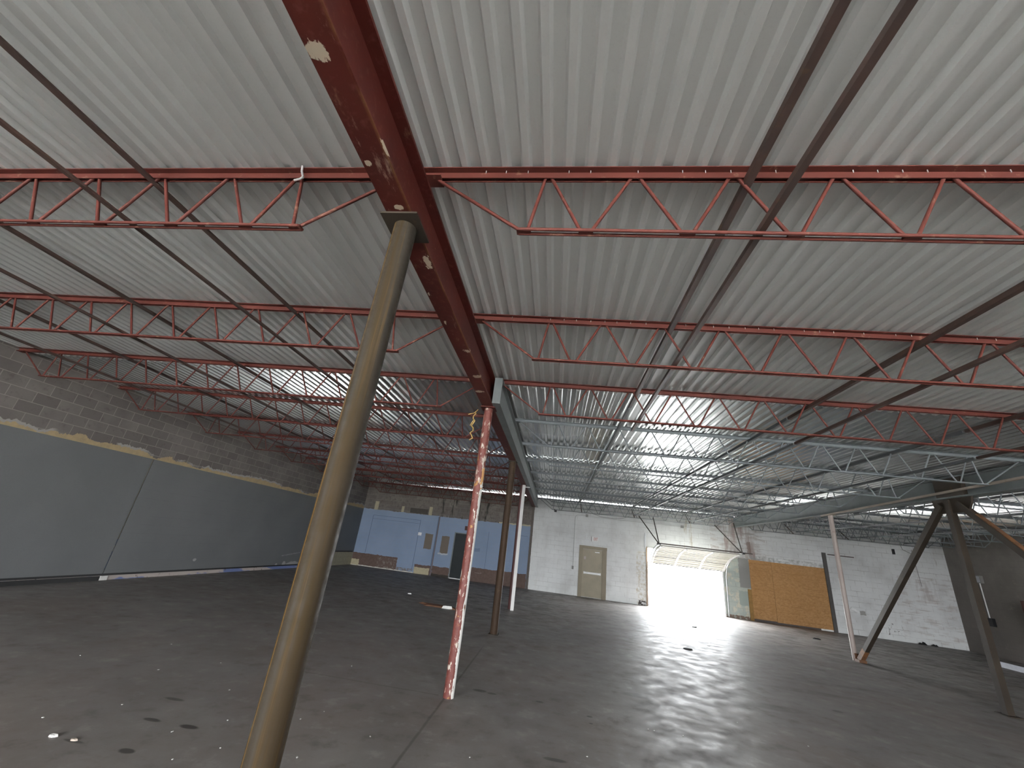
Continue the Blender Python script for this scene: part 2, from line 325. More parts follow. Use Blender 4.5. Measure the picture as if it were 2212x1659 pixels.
def panel_mat(name, ribs):
    t = NT(name); c = t.coord(1 / S); X, Y, Z = t.sep(c)
    n1 = t.noise(c, 1.2, 4); n2 = t.noise(c, 70, 3); n3 = t.noise(t.scale(c, (1, .35, 1)), 9, 6, .65)
    col = t.mix(t.ramp(n1, .35, .65), (.114, .119, .120), (.131, .136, .136))
    col = t.mix(t.math('MULTIPLY', t.ramp(n2, .5, .8), .35), col, (.10, .105, .108))
    if ribs:
        z = t.math('MODULO', Z, .116)
        ln = t.math('MULTIPLY', t.ramp(z, .006, .002), t.ramp(n3, .42, .62))
        col = t.mix(t.math('MULTIPLY', ln, .55), col, (.08, .085, .088))
        for (y0, z0, ry_, rz_) in ((9.35, .10, .22, .055), (9.0, .10, .05, .05), (8.75, .09, .04, .035), (6.6, .22, .03, .02)):
            dx = t.math('DIVIDE', t.math('SUBTRACT', Y, y0), ry_); dz = t.math('DIVIDE', t.math('SUBTRACT', Z, z0), rz_)
            d = t.math('ADD', t.math('SQRT', t.math('ADD', t.math('MULTIPLY', dx, dx), t.math('MULTIPLY', dz, dz))), t.math('MULTIPLY', t.math('SUBTRACT', n3, .5), 2.4))
            col = t.mix(t.ramp(d, 1.05, .9), col, (.30, .30, .285))
        sc = t.rect(Y, t.math('ADD', Z, t.math('MULTIPLY', t.math('SUBTRACT', Y, 9.0), -.10)), 8.85, 9.5, .262, .285)
        col = t.mix(t.math('MULTIPLY', sc, t.ramp(n2, .4, .6)), col, (.30, .30, .30))
    t.bump(n2, .08, .003)
    return t.set(Base_Color=col, Roughness=.55, Specular_IOR_Level=.35)
M['panel_smooth'] = panel_mat('grey_wall_panel', False)
M['panel_lined'] = panel_mat('grey_painted_panel', True)

# oriented strand board
t = NT('strand_board'); c = t.coord(1 / S, True); X, Y, Z = t.sep(t.coord(1 / S))
v = t.t.nodes.new('ShaderNodeTexVoronoi'); t.put(v.inputs['Vector'], t.scale(c, (1, 1, 1.6))); v.inputs['Scale'].default_value = 26
n1 = t.noise(c, 3, 4); n2 = t.noise(c, 40, 5)
col = t.mix(t.sep(v.outputs['Color'])[0], (.33, .175, .068), (.43, .24, .10))
col = t.mix(t.ramp(n2, .6, .75), col, (.24, .105, .03))
col = t.mix(t.math('MULTIPLY', t.ramp(n1, .45, .7), .5), col, (.36, .185, .065))
z = t.math('MODULO', t.math('ADD', Z, .03), .145)
col = t.mix(t.math('MULTIPLY', t.ramp(z, .008, .003), t.math('MULTIPLY', t.ramp(t.noise(t.scale(c, (.3, 1, 1)), 7, 4), .46, .56), .7)), col, (.16, .07, .02))
M['osb'] = t.set(Base_Color=col, Roughness=.7, Specular_IOR_Level=.25)

t = NT('brown_door_paint'); c = t.coord(1 / S, True)
n1 = t.noise(c, 6, 4); n2 = t.noise(c, 30, 5)
col = t.mix(t.ramp(n1, .35, .65), (.215, .185, .125), (.255, .22, .15)); col = t.mix(t.ramp(n2, .68, .74), col, (.36, .33, .27))
M['door_brown'] = t.set(Base_Color=col, Roughness=.5, Specular_IOR_Level=.35)
M['frame_brown'] = painted('brown_frame_paint', (.20, .165, .11), (.165, .135, .085), (.10, .08, .05), .62, .76, .55, rnd=False)
M['door_dark'] = painted('dark_green_door', (.012, .016, .017), (.016, .02, .021), (.03, .035, .035), .66, .8, .5, spec=.2)
M['garage_cream'] = painted('cream_door_panel', (.80, .785, .71), (.76, .745, .67), (.55, .5, .4), .7, .84, .45)
M['garage_white'] = plain('white_door_stile', (.82, .82, .80), .45)
M['dark_trim'] = plain('dark_brown_trim', (.09, .075, .065), .6)
M['rust_trim'] = plain('rust_stained_trim', (.33, .25, .19), .7)
M['asphalt'] = plain('concrete_yard', (.58, .575, .56), .8)
M['pale_concrete'] = plain('pale_concrete_yard', (.62, .615, .60), .8)
M['base_black'] = plain('black_rubber_base', (.012, .012, .012), .5)
M['pale_board'] = plain('pale_grey_board', (.36, .37, .40), .6)
M['threshold'] = plain('metal_threshold', (.55, .55, .55), .4, .3)

# ------------------------------------------------------------------ mesh building
class MB:
    """collects shapes given in camera heights; build() links them as ONE mesh object"""
    def __init__(s): s.v = []; s.f = []; s.sm = []
    def add(s, vs, fs, smooth=False):
        o = len(s.v); s.v += [Vector(p) for p in vs]
        for f in fs: s.f.append(tuple(i + o for i in f)); s.sm.append(smooth)
        return s
    def box(s, x0, x1, y0, y1, z0, z1):
        return s.add([(x0, y0, z0), (x1, y0, z0), (x1, y1, z0), (x0, y1, z0), (x0, y0, z1), (x1, y0, z1), (x1, y1, z1), (x0, y1, z1)],
                     [(0, 3, 2, 1), (4, 5, 6, 7), (0, 1, 5, 4), (1, 2, 6, 5), (2, 3, 7, 6), (3, 0, 4, 7)])
    def frame(s, p0, p1, up=(0, 0, 1)):
        d = (Vector(p1) - Vector(p0)).normalized(); u = Vector(up)
        if abs(d.dot(u)) > .98: u = Vector((0, 1, 0))
        a = d.cross(u).normalized(); b = a.cross(d).normalized(); return a, b
    def prism(s, p0, p1, prof, up=(0, 0, 1), smooth=False, cap=True):
        """closed profile (list of (a,b)) swept from p0 to p1"""
        a, b = s.frame(p0, p1, up); n = len(prof); vs = []
        for p in (p0, p1):
            vs += [Vector(p) + a * q[0] + b * q[1] for q in prof]
        s.add(vs, [(i, (i + 1) % n, (i + 1) % n + n, i + n) for i in range(n)], smooth)
        if cap: s.add(vs[:n], [tuple(range(n - 1, -1, -1))]); s.add(vs[n:], [tuple(range(n))])
        return s
    def tube(s, p0, p1, r, n=10):
        return s.prism(p0, p1, [(r * math.cos(2 * PI * i / n), r * math.sin(2 * PI * i / n)) for i in range(n)], smooth=True)
    def bar(s, p0, p1, w, h, up=(0, 0, 1)):
        return s.prism(p0, p1, [(-w / 2, -h / 2), (w / 2, -h / 2), (w / 2, h / 2), (-w / 2, h / 2)], up)
    def path(s, pts, r, n=8):
        for i in range(len(pts) - 1): s.tube(pts[i], pts[i + 1], r, n)
        return s
    def build(s, name, mat, parent=None, origin=None, rotz=0.0, local=False):
        """verts are world positions (origin subtracted) unless local=True"""
        o = Vector(origin) if origin is not None else Vector((0, 0, 0))
        me = bpy.data.meshes.new(name)
        me.from_pydata([((p - o) if not local else p) * S for p in s.v], [], s.f)
        me.polygons.foreach_set('use_smooth', s.sm); me.update()
        if isinstance(mat, str): mat = M[mat]
        me.materials.append(mat)
        ob = bpy.data.objects.new(name, me); COL.objects.link(ob)
        if parent is not None: ob.parent = parent
        else:
            ob.location = o * S; ob.rotation_euler[2] = rotz
        return ob

def tag(o, label, cat, group=None, kind='thing'):
    o['label'] = label; o['category'] = cat
    if group: o['group'] = group
    if kind: o['kind'] = kind
    return o
def structure(o): o['kind'] = 'structure'; return o
def empty(name, loc, rotz=0.0):
    o = bpy.data.objects.new(name, None); COL.objects.link(o)
    o.empty_display_size = .2; o.location = Vector(loc) * S; o.rotation_euler[2] = rotz; return o
def dup(root, loc, rotz=0.0):
    r = root.copy(); COL.objects.link(r); r.location = Vector(loc) * S; r.rotation_euler[2] = rotz
    for ch in list(root.children):
        c = ch.copy(); COL.objects.link(c); c.parent = r
        for g in list(ch.children):
            d = g.copy(); COL.objects.link(d); d.parent = c
    return r
ORD = ['', 'first', 'second', 'third', 'fourth', 'fifth', 'sixth', 'seventh', 'eighth', 'ninth', 'tenth', 'eleventh', 'twelfth']

# ------------------------------------------------------------------ shell
XB, XR, XL, XW = -.651, 4.57, -5.78, 9.2        # main beam, second beam, left wall, right wall
ZD, ZB = 2.36, 2.09                             # deck underside, beam underside
TH = -math.atan(.055)                           # far wall is a little out of square
def wallP(x, d=0.0, z=0.0):                     # point on the far wall face, d in front of it
    return Vector((x, 11.9 - .055 * (x + .6) - d, z))
WO = Vector((-.6, 11.9, 0))

structure(MB().box(-6.1, 9.6, -6.3, 12.35, -.12, 0).build('floor', 'floor'))
structure(MB().box(-70, 70, -60, 6, -.30, -.13).build('ground', 'asphalt'))
structure(MB().box(-70, 70, 6, 80, -.30, -.13).build('ground', 'pale_concrete'))

# corrugated deck: two lengths of sheet with a lapped end joint
PIT, RIB = .0816, .022
prof = []
x = -5.93
while x < 9.38:
    for dx, dz in ((0, 0), (.024, 0), (.034, RIB), (.0716, RIB)): prof.append((x + dx, dz))
    x += PIT
prof.append((x, 0))
d = MB()
for (y0, y1, dz) in ((-6.2, 3.46, .0), (3.40, 6.52, .0045), (6.46, 9.1, .0), (9.04, 12.38, .0045)):
    n = len(prof); vs = [(p[0], y0, ZD + dz + p[1]) for p in prof] + [(p[0], y1, ZD + dz + p[1]) for p in prof] \
        + [(p[0], y0, ZD + dz + p[1] + .002) for p in prof] + [(p[0], y1, ZD + dz + p[1] + .002) for p in prof]
    fs = [(i, i + n, i + n + 1, i + 1) for i in range(n - 1)] + [(i + 2 * n, i + 1 + 2 * n, i + 1 + 3 * n, i + 3 * n) for i in range(n - 1)] \
        + [(i, i + 1, i + 1 + 2 * n, i + 2 * n) for i in range(n - 1)] + [(i + n, i + 3 * n, i + 1 + 3 * n, i + 1 + n) for i in range(n - 1)]
    d.add(vs, fs)
structure(d.build('ceiling', 'deck'))

# far wall with the overhead-door opening, local x runs along the wall
w = MB(); T = .11; wz = 2.3595
w.box(-5.3, 3.02, 0, T, 0, wz).box(4.84, 10.0, 0, T, 0, wz).box(3.02, 4.84, 0, T, 1.36, wz)
far = w.build('wall_back', 'wall_far', None, (0, 0, 0)); far.location = WO * S; far.rotation_euler[2] = TH
structure(far)
structure(MB().box(XL - .12, XL, -6.12, 12.4, 0, ZD + .02).build('wall_left', 'wall_left'))
structure(MB().box(XW, XW + .12, -6.12, 11.55, 0, ZD + .02).build('wall_right', 'wall_right'))
# unseen wall behind the photographer; three wide openings invented to light the room
w = MB(); yb0, yb1 = -6.12, -6.0
OPEN = [(-5.0, -3.3), (-1.0, .75), (3.1, 4.85)]; oz0, oz = .05, 2.2
ed = [XL] + [q for ab in OPEN for q in ab] + [XW]
for k in range(0, len(ed), 2): w.box(ed[k], ed[k + 1], yb0, yb1, 0, ZD)
for a, b in OPEN: w.box(a, b, yb0, yb1, oz, ZD).box(a, b, yb0, yb1, 0, oz0)
structure(w.build('wall_front', 'wall_right'))

# grey cladding on the left wall
tag(MB().box(XL + .001, XL + .013, -5.9, 5.215, .078, 1.575).build('cladding_sheet', 'panel_smooth'),
    'smooth grey cladding panel on the left wall, nearest the camera', 'wall panel')
p = MB(); yy = [(5.232, .078), (10.25, .078), (10.25, .36), (12.17, .335), (12.17, 1.55), (5.232, 1.575)]
n = len(yy); vs = [(XL + .001, a, b) for a, b in yy] + [(XL + .011, a, b) for a, b in yy]
p.add(vs, [tuple(range(n)), tuple(range(2 * n - 1, n - 1, -1))] + [(i, i + n, (i + 1) % n + n, (i + 1) % n) for i in range(n)])
tag(p.build('cladding_sheet', 'panel_lined'), 'scuffed grey cladding panel with faint block lines, reaching the far left corner', 'wall panel')
structure(MB().box(XL, XL + .014, -5.9, 5.20, 0, .05).build('baseboard_left', 'base_black'))
structure(MB().box(XL, XL + .016, -5.9, 10.25, .056, .08).box(XL, XL + .014, 10.25, 12.1, .335, .362).build('trim_1', 'base_black'))
tag(MB().box(XL, XL + .02, 5.21, 5.30, .0, .052).build('corner_block', 'paper'), 'small white block at the foot of the left wall below the panel seam', 'block')

# ------------------------------------------------------------------ steel: beams
def wbeam(name, xc, y0, y1, zb, zt, wd, tf, tw, mat, origin):
    h = wd / 2; q = tw / 2
    pr = [(-h, zb), (h, zb), (h, zb + tf), (q, zb + tf), (q, zt - tf), (h, zt - tf), (h, zt), (-h, zt), (-h, zt - tf), (-q, zt - tf), (-q, zb + tf), (-h, zb + tf)]
    m = MB(); n = len(pr)
    vs = [(xc + a, y0, b) for a, b in pr] + [(xc + a, y1, b) for a, b in pr]
    m.add(vs, [tuple(range(n)), tuple(range(2 * n - 1, n - 1, -1))] + [(i, i + n, (i + 1) % n + n, (i + 1) % n) for i in range(n)])
    return m
root = wbeam('b', XB, -5.98, 11.86, ZB, 2.323, .0965, .012, .008, 'beam_red', None).build('steel_beam', 'beam_red')
tag(root, 'long dark red steel beam with flaked paint over the row of columns', 'beam')
gb = empty('steel_beam', (-.566, 3.16, ZB)); tag(gb, 'narrow grey steel beam bolted along the right of the red beam', 'beam')
wbeam('b', -.5665, 3.16, 11.84, ZB - .002, 2.320, .068, .010, .007, None, None).build('flanged_bar', 'beam_grey', gb, (-.566, 3.16, ZB))
MB().box(-.600, -.533, 3.145, 3.16, ZB - .002, 2.32).build('end_plate', 'beam_grey', gb, (-.566, 3.16, ZB))
rb = empty('steel_beam', (XR, 3.0, ZB)); tag(rb, 'deep grey steel beam in the right bay resting on the braced columns', 'beam')
wbeam('b', XR, 1.2, 11.58, ZB, 2.323, .105, .013, .009, None, None).build('flanged_bar', 'beam_grey', rb, (XR, 3.0, ZB))
st = MB().box(XR - .052, XR + .052, 5.13, 5.48, ZB + .013, 2.31)
st.build('web_stiffener', 'dark_steel', rb, (XR, 3.0, ZB))['label'] = 'dark steel stiffener box on the beam web'

# ------------------------------------------------------------------ columns
def column(loc, r, top, mat, label, cap=None, base=None, capmat='dark_steel', basemat='dark_steel'):
    e = empty('steel_column', (*loc, 0)); tag(e, label, 'column')
    o = (*loc, 0); x, y = loc; zt = top - (cap[2] if cap else 0)
    n = 40; m = MB()
    m.prism((x, y, 0), (x, y, zt), [(r * math.cos(2 * PI * i / n), r * math.sin(2 * PI * i / n)) for i in range(n)], up=(0, 1, 0), smooth=True)
    m.build('pipe', mat, e, o)
    if cap: MB().box(x - cap[0], x + cap[0], y - cap[1], y + cap[1], zt, top).build('cap_plate', capmat, e, o)
    if base: MB().box(x - base[0], x + base[0], y - base[0], y + base[0], 0, base[1]).build('base_plate', basemat, e, o)
    return e
column((-.650, 1.157), .0428, ZB, 'pipe_raw', 'thick raw brown steel pipe column nearest the camera', (.071, .078, .008))
column((-.648, 3.30), .0365, ZB, 'pipe_two', 'pipe column half flaking red and half white, behind the nearest pipe', (.062, .062, .008), capmat='beam_red')
column((-.653, 5.57), .0465, ZB, 'pipe_brown', 'plain dark brown pipe column between the two-tone and white columns', (.062, .062, .008), (.06, .006))
column((-.690, 7.84), .036, ZB, 'pipe_maroon', 'maroon pipe column close behind the slim white post')
e = empty('steel_column', (-.640, 7.71, 0)); tag(e, 'slim white square post under the grey beam, furthest along the row', 'column')
MB().box(-.668, -.614, 7.69, 7.735, 0, 2.085).build('post', 'white_metal', e, (-.640, 7.71, 0))
MB().box(-.62, -.53, 7.70, 7.725, 2.045, 2.06).build('bracket', 'white_metal', e, (-.640, 7.71, 0))

e = empty('steel_column', (4.565, 7.60, 0)); tag(e, 'slender pale pinkish post at the foot of the left diagonal brace', 'column')
MB().tube((4.565, 7.60, 0), (4.565, 7.60, ZB - .006), .0345, 24).build('pipe', 'post_pink', e, (4.565, 7.60, 0))
MB().box(4.51, 4.62, 7.53, 7.67, ZB - .006, ZB).build('cap_plate', 'tan_steel', e, (4.565, 7.60, 0))
MB().box(4.54, 4.60, 7.555, 7.562, 0, .10).build('gusset_plate', 'rusty_steel', e, (4.565, 7.60, 0))

bo = (XR, 5.40, 0)
e = empty('steel_column', bo); tag(e, 'dark square steel column in the middle of the braced frame at right', 'column')
MB().bar((XR, 5.40, .008), (XR, 5.40, ZB - .01), .064, .064).build('square_tube', 'dark_steel', e, bo)
MB().box(XR - .07, XR + .07, 5.33, 5.47, 0, .008).build('base_plate', 'dark_steel', e, bo)
g = MB(); yy = [(5.10, ZB), (5.12, 2.02), (5.18, 1.93), (5.54, 1.93), (5.60, 2.02), (5.61, ZB)]; n = len(yy)
vs = [(XR - .012, a, b) for a, b in yy] + [(XR + .012, a, b) for a, b in yy]
g.add(vs, [tuple(range(n - 1, -1, -1)), tuple(range(n, 2 * n))] + [(i, (i + 1) % n, (i + 1) % n + n, i + n) for i in range(n)])
g.build('gusset_plate', 'dark_steel', e, bo)
e = empty('brace', (XR, 7.50, 0)); tag(e, 'dark diagonal steel brace running down left to the pale post', 'brace')
MB().bar((XR, 7.49, .03), (XR, 5.50, 2.03), .060, .062).build('square_tube', 'dark_steel', e, (XR, 7.50, 0))
MB().bar((XR, 7.492, .028), (XR, 7.34, .18), .062, .064).box(XR - .05, XR + .05, 7.44, 7.54, 0, .035).build('rusty_foot', 'rusty_steel', e, (XR, 7.50, 0))
e = empty('brace', (XR, 3.30, 0)); tag(e, 'diagonal steel brace with rusty orange top running off the right edge', 'brace')
MB().bar((XR, 3.30, .03), (XR, 5.28, 2.03), .062, .062).build('square_tube', 'dark_steel', e, (XR, 3.30, 0))
dv = Vector((0, 1.98, 2.0)).normalized(); up = Vector((0, -dv.z, dv.y)) * .036
MB().bar(Vector((XR, 3.30, .03)) + up, Vector((XR, 5.12, 1.868)) + up, .05, .010, up=(0, -1, 1)).build('top_face', 'rusty_steel', e, (XR, 3.30, 0))['label'] = 'rusty orange upper face of the brace'
tag(MB().bar((4.492, 7.72, 2.072), (4.46, 3.4, 2.205), .028, .022).build('angle_bar', 'tan_steel'), 'long tan angle bar lying along the face of the deep grey beam', 'bar')

# ------------------------------------------------------------------ joists
def make_joist(half, mat, label):
    """open web joist; local x along the span, z=0 at the deck"""
    k = half / 2.60; p = .3492 * k
    r = empty('roof_joist', (0, 0, 0)); tag(r, label, 'joist')
    A, TT, G = .0275, .0038, .0075
    tc = MB()
    for s_ in (-1, 1):
        y0, y1 = sorted((s_ * G, s_ * (G + A))); tc.box(-half, half, y0, y1, -TT, 0)
        y0, y1 = sorted((s_ * G, s_ * (G + TT))); tc.box(-half, half, y0, y1, -.031, -TT)
    tc.build('top_chord', mat, r, local=True)
    zb = -.288; be = 2.145 * k
    bc = MB()
    for s_ in (-1, 1): bc.tube((-be - .02, s_ * .0115, zb), (be + .02, s_ * .0115, zb), .0062, 8)
    N = 5
    nodes = [p * (q + .5) for q in range(N + 1)]
    for q in nodes + [be]:
        for s_ in (-1, 1): bc.box(s_ * q - .026, s_ * q + .026, -.014, .014, zb - .004, zb + .004)
    bc.build('bottom_chord', mat, r, local=True)
    def web(x0, x1): MB().tube((x0, 0, -.022), (x1, 0, zb), .0068, 8).build('web_bar', mat, r, local=True)
    tops = [p * q for q in range(N + 1)] + [2.078 * k]
    for s_ in (-1, 1):
        for q in range(N + 1):
            web(s_ * (tops[q] + .016), s_ * (nodes[q] - .016))
            nx = tops[q + 1]; web(s_ * (nx - .016), s_ * (nodes[q] + .016))
        web(s_ * (tops[-1] + .008), s_ * (be - .012))
        MB().tube((s_ * (half - .085), 0, -.034), (s_ * (be + .008), 0, zb), .0068, 8).build('end_bar', mat, r, local=True)
        a, b = sorted((s_ * (half - .10), s_ * half)); MB().box(a, b, -.03, .03, -.037, -.031).build('bearing_seat', mat, r, local=True)
    return r
def place(proto, first, loc, label, group, rotz=0.0):
    o = proto if first else dup(proto, loc, rotz)
    o.location = Vector(loc) * S; o.rotation_euler[2] = rotz
    o['label'] = label; o['group'] = group
    return o
YJ = [1.150 + 1.075 * i for i in range(10)]
ZJ = ZD - .0003
hl = (XB - XL) / 2 - .006; xl = (XB + XL) / 2 + .001
jl = make_joist(hl, 'joist_red', 'x')
where = ['nearest the camera', 'second from the camera', 'third from the camera', 'fourth from the camera', 'fifth from the camera', 'sixth from the camera', 'seventh from the camera', 'eighth from the camera', 'ninth from the camera', 'tenth from the camera']
for i, y in enumerate(YJ):
    place(jl, i == 0, (xl, y, ZJ), 'red open-web roof joist left of the red beam, ' + where[i], 'red roof joists left of the main beam')
jl2 = place(jl, False, (xl, wallP(xl).y - .12, ZJ), 'red open-web roof joist left of the red beam, against the blue wall', 'red roof joists left of the main beam', TH)
hr = (XR - XB) / 2 - .006; xr = (XR + XB) / 2
jr = make_joist(hr, 'joist_red', 'x')
for i, y in enumerate(YJ[:3]):
    place(jr, i == 0, (xr, y, ZJ), 'red open-web roof joist right of the red beam, ' + where[i], 'red roof joists right of the main beam')
jg = make_joist(hr - .035, 'joist_grey', 'x')
YG = [4.43, 5.52, 6.61, 7.72, 8.81, 9.88, 10.75]
for i, y in enumerate(YG):
    place(jg, i == 0, (xr + .034, y, ZJ), 'grey open-web joist in the middle bay, %s behind the red ones' % ORD[i + 1], 'grey roof joists in the middle bay')
place(jg, False, (xr + .034, wallP(xr).y - .11, ZJ), 'grey open-web joist against the white wall above the exit door and roller opening', 'grey roof joists in the middle bay', TH)
h3 = (XW - XR) / 2 - .008; x3 = (XW + XR) / 2
j3 = make_joist(h3, 'joist_grey', 'x')
Y3 = YG[1:6] + [10.6]
for i, y in enumerate(Y3):
    place(j3, i == 0, (x3, y, ZJ), 'grey open-web joist beyond the deep grey beam, %s from the camera' % ORD[i + 1], 'grey roof joists in the right bay')
place(j3, False, (x3, wallP(x3).y - .13, ZJ), 'grey open-web joist beyond the deep grey beam, against the white wall', 'grey roof joists in the right bay', TH)

# ------------------------------------------------------------------ bridging bars
def angle(m, p0, p1, a, flip=1):
    t_ = a * .14
    m.prism(p0, p1, [(-a / 2 * flip, 0), (a / 2 * flip, 0), (a / 2 * flip, t_), ((-a / 2 + t_) * flip, t_), ((-a / 2 + t_) * flip, a), (-a / 2 * flip, a)][::flip])
    return m
ZU, ZL = ZD - .031 - .026, ZD - .288 + .0065
def bridging(x, y0, y1, up, mat, label, group):
    m = MB(); a = .027 if up else .021
    angle(m, (x, y0, ZU - .002 if up else ZL), (x, y1, ZU - .002 if up else ZL), a)
    tag(m.build('bridging_bar', mat, None, (x, (y0 + y1) / 2, ZU if up else ZL)), label, 'bar', group)
lab = {0: 'nearest the red beam', 1: 'second out from the red beam', 2: 'closest to the left wall'}
ye = YJ[-1] + .35
for i, x in enumerate((-1.86, -3.105, -4.385)):
    bridging(x, -.9, ye, True, 'bridging_dark', 'dark upper bridging bar under the left joists, ' + lab[i], 'bridging bars of the left bay')
    bridging(x - .01, -.9, ye, False, 'bridging_dark', 'dark lower bridging bar along the left joists, ' + lab[i], 'bridging bars of the left bay')
labr = {0: 'nearest the red beam', 1: 'along mid bay', 2: 'nearest the deep grey beam'}
for i, x in enumerate((.605, 1.975, 3.35)):
    bridging(x, -.9, 3.62, True, 'bridging_dark', 'dark upper bridging bar under the right red joists, ' + labr[i], 'dark bridging bars of the middle bay')
    bridging(x + .02, -.9, 3.62, False, 'bridging_dark', 'dark lower bridging bar along the right red joists, ' + labr[i], 'dark bridging bars of the middle bay')
    bridging(x, 3.64, 11.3, True, 'bridging_grey', 'grey upper bridging bar under the middle grey joists, ' + labr[i], 'grey bridging bars of the middle bay')
    if i: bridging(x + .02, 3.64, 11.2, False, 'bridging_grey', 'grey lower bridging bar along the middle grey joists, ' + labr[i], 'grey bridging bars of the middle bay')
lab3 = {0: 'nearest the deep grey beam', 1: 'along mid bay', 2: 'nearest the right wall'}
for i, x in enumerate((5.75, 6.95, 8.1)):
    bridging(x, 4.9, 11.1, True, 'bridging_grey', 'grey upper bridging bar in the far right bay, ' + lab3[i], 'bridging bars of the right bay')
    bridging(x + .02, 4.9, 11.0, False, 'bridging_grey', 'grey lower bridging bar in the far right bay, ' + lab3[i], 'bridging bars of the right bay')
# diagonal ties from the last joist's bottom chord up to the wall
for x, lb in ((.605, 'above the exit door'), (1.975, 'left of the roller opening'), (3.35, 'over the roller opening'), (5.75, 'above the strand board'), (6.95, 'right of the dark upright board')):
    yw = wallP(x).y
    tag(MB().bar((x + .04, yw - .02, ZD - .06), (x + .06, yw - .34, ZD - .30), .022, .012).build('diagonal_tie', 'bridging_dark'), 'short dark diagonal tie at the last joist, ' + lb, 'bar', 'diagonal bridging ties at the far wall')

# deck screw tips showing along the nearest joists
ceil_ob = bpy.data.objects['ceiling']
sm_ = None
for yj, x0, n in ((YJ[0], -.36, 44), (YJ[1], -.36, 48), (YJ[0], -2.6, 0)):
    for k in range(n):
        if random.random() < .18: continue
        p_ = Vector((x0 + k * PIT + random.uniform(-.008, .008), yj - .0075 - .012, ZD - .0045))
        if sm_ is None:
            ob = MB().tube((0, 0, 0), (0, 0, -.012), .0016, 6).build('deck_screw', 'white', ceil_ob, local=True)
        else:
            ob = sm_.copy(); COL.objects.link(ob); ob.parent = ceil_ob
        sm_ = ob; ob.location = p_ * S

# ------------------------------------------------------------------ overhead door
prof = [(11.60, 1.02), (11.345, 1.185), (11.10, 1.30), (10.80, 1.37), (10.52, 1.412)]
e = empty('overhead_door', (3.36, 11.7, 1.0)); tag(e, 'cream sectional overhead door rolled up and curving into the room', 'door'); eo = (3.36, 11.7, 1.0)
x0, x1 = 2.47, 4.255
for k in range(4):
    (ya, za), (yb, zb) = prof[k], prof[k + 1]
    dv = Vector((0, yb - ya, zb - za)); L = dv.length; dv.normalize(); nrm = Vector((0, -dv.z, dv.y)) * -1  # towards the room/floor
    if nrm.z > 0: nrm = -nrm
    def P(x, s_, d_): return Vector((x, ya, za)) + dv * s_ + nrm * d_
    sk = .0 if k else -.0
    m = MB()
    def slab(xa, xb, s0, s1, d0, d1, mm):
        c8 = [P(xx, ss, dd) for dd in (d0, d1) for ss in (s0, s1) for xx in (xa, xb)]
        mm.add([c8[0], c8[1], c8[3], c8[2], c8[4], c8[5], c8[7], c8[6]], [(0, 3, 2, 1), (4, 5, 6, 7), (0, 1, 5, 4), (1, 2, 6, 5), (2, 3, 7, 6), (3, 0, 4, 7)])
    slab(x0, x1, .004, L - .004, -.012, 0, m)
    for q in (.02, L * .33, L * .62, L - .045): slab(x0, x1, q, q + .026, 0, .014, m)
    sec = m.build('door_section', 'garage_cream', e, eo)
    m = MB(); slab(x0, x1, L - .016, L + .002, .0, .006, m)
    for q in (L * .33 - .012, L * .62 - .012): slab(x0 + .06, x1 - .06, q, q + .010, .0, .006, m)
    m.build('joint_shade_strip', 'dark_trim', sec, eo)  # joint grime and the shade under lips and ribs, drawn as dark strips
    for xs in (x0 + .03, x0 + (x1 - x0) / 3, x0 + (x1 - x0) * 2 / 3, x1 - .03):
        m = MB(); slab(xs - .026, xs + .026, .002, L - .002, .014, .022, m); slab(xs - .016, xs + .016, L - .03, L + .0, .022, .032, m)
        s_ = m.build('stile', 'garage_white', sec, eo)
    if k == 0:
        m = MB(); slab(x0, x1, -.006, .004, -.012, .02, m); m.build('bottom_seal', 'dark_trim', e, eo)
for xs, lb, hs in ((2.435, 'left', ((2.08, 11.05, 2.072), (2.42, 11.0, 2.072))), (4.29, 'right', ((4.0, 11.3, 2.072), (4.19, 10.62, 2.10)))):
    o = (xs, 11.6, 0); yw = wallP(xs).y
    e = empty('door_track', o); tag(e, 'metal %s track of the overhead door hung from the roof by two struts' % lb, 'track')
    pts = [(xs, yw - .04, .02), (xs, yw - .05, .9), (xs, 11.47, 1.12), (xs, 11.30, 1.235), (xs, 11.08, 1.335), (xs, 10.80, 1.40), (xs, 10.45, 1.445)]
    MB().path(pts, .013, 8).build('rail', 'galv', e, o)
    for h in hs: MB().bar((xs + .02, 10.56, 1.43), h, .018, .018).build('hanger_strut', 'dark_steel', e, o)
    MB().box(xs - .03, xs + .03, 10.44, 10.60, 1.42, 1.455).build('end_bracket', 'black', e, o)
tag(MB().bar((2.40, 10.53, 1.452), (4.50, 10.50, 1.450), .022, .026).build('spreader_bar', 'dark_trim'), 'dark horizontal bar across the upper end of the overhead door', 'bar')
def wbox(xa, xb, d0, d1, z0, z1, m=None):
    """box on the far wall: local coordinates along the wall"""
    m = m or MB(); q = Matrix.Rotation(TH, 3, 'Z'); b = MB().box(xa + .6, xb + .6, -d1, -d0, z0, z1)
    m.add([q @ p + WO for p in b.v], b.f); return m
wp = wallP
structure(wbox(2.385, 2.43, 0, .03, 0, 1.38).build('trim_2', 'rust_trim'))
structure(wbox(4.215, 4.245, 0, .03, 0, 1.36).build('trim_3', 'white'))
tag(wbox(2.36, 2.385, 0, .02, 1.36, 1.72).build('conduit', 'galv'), 'short grey conduit stub above the left corner of the roller opening', 'conduit')

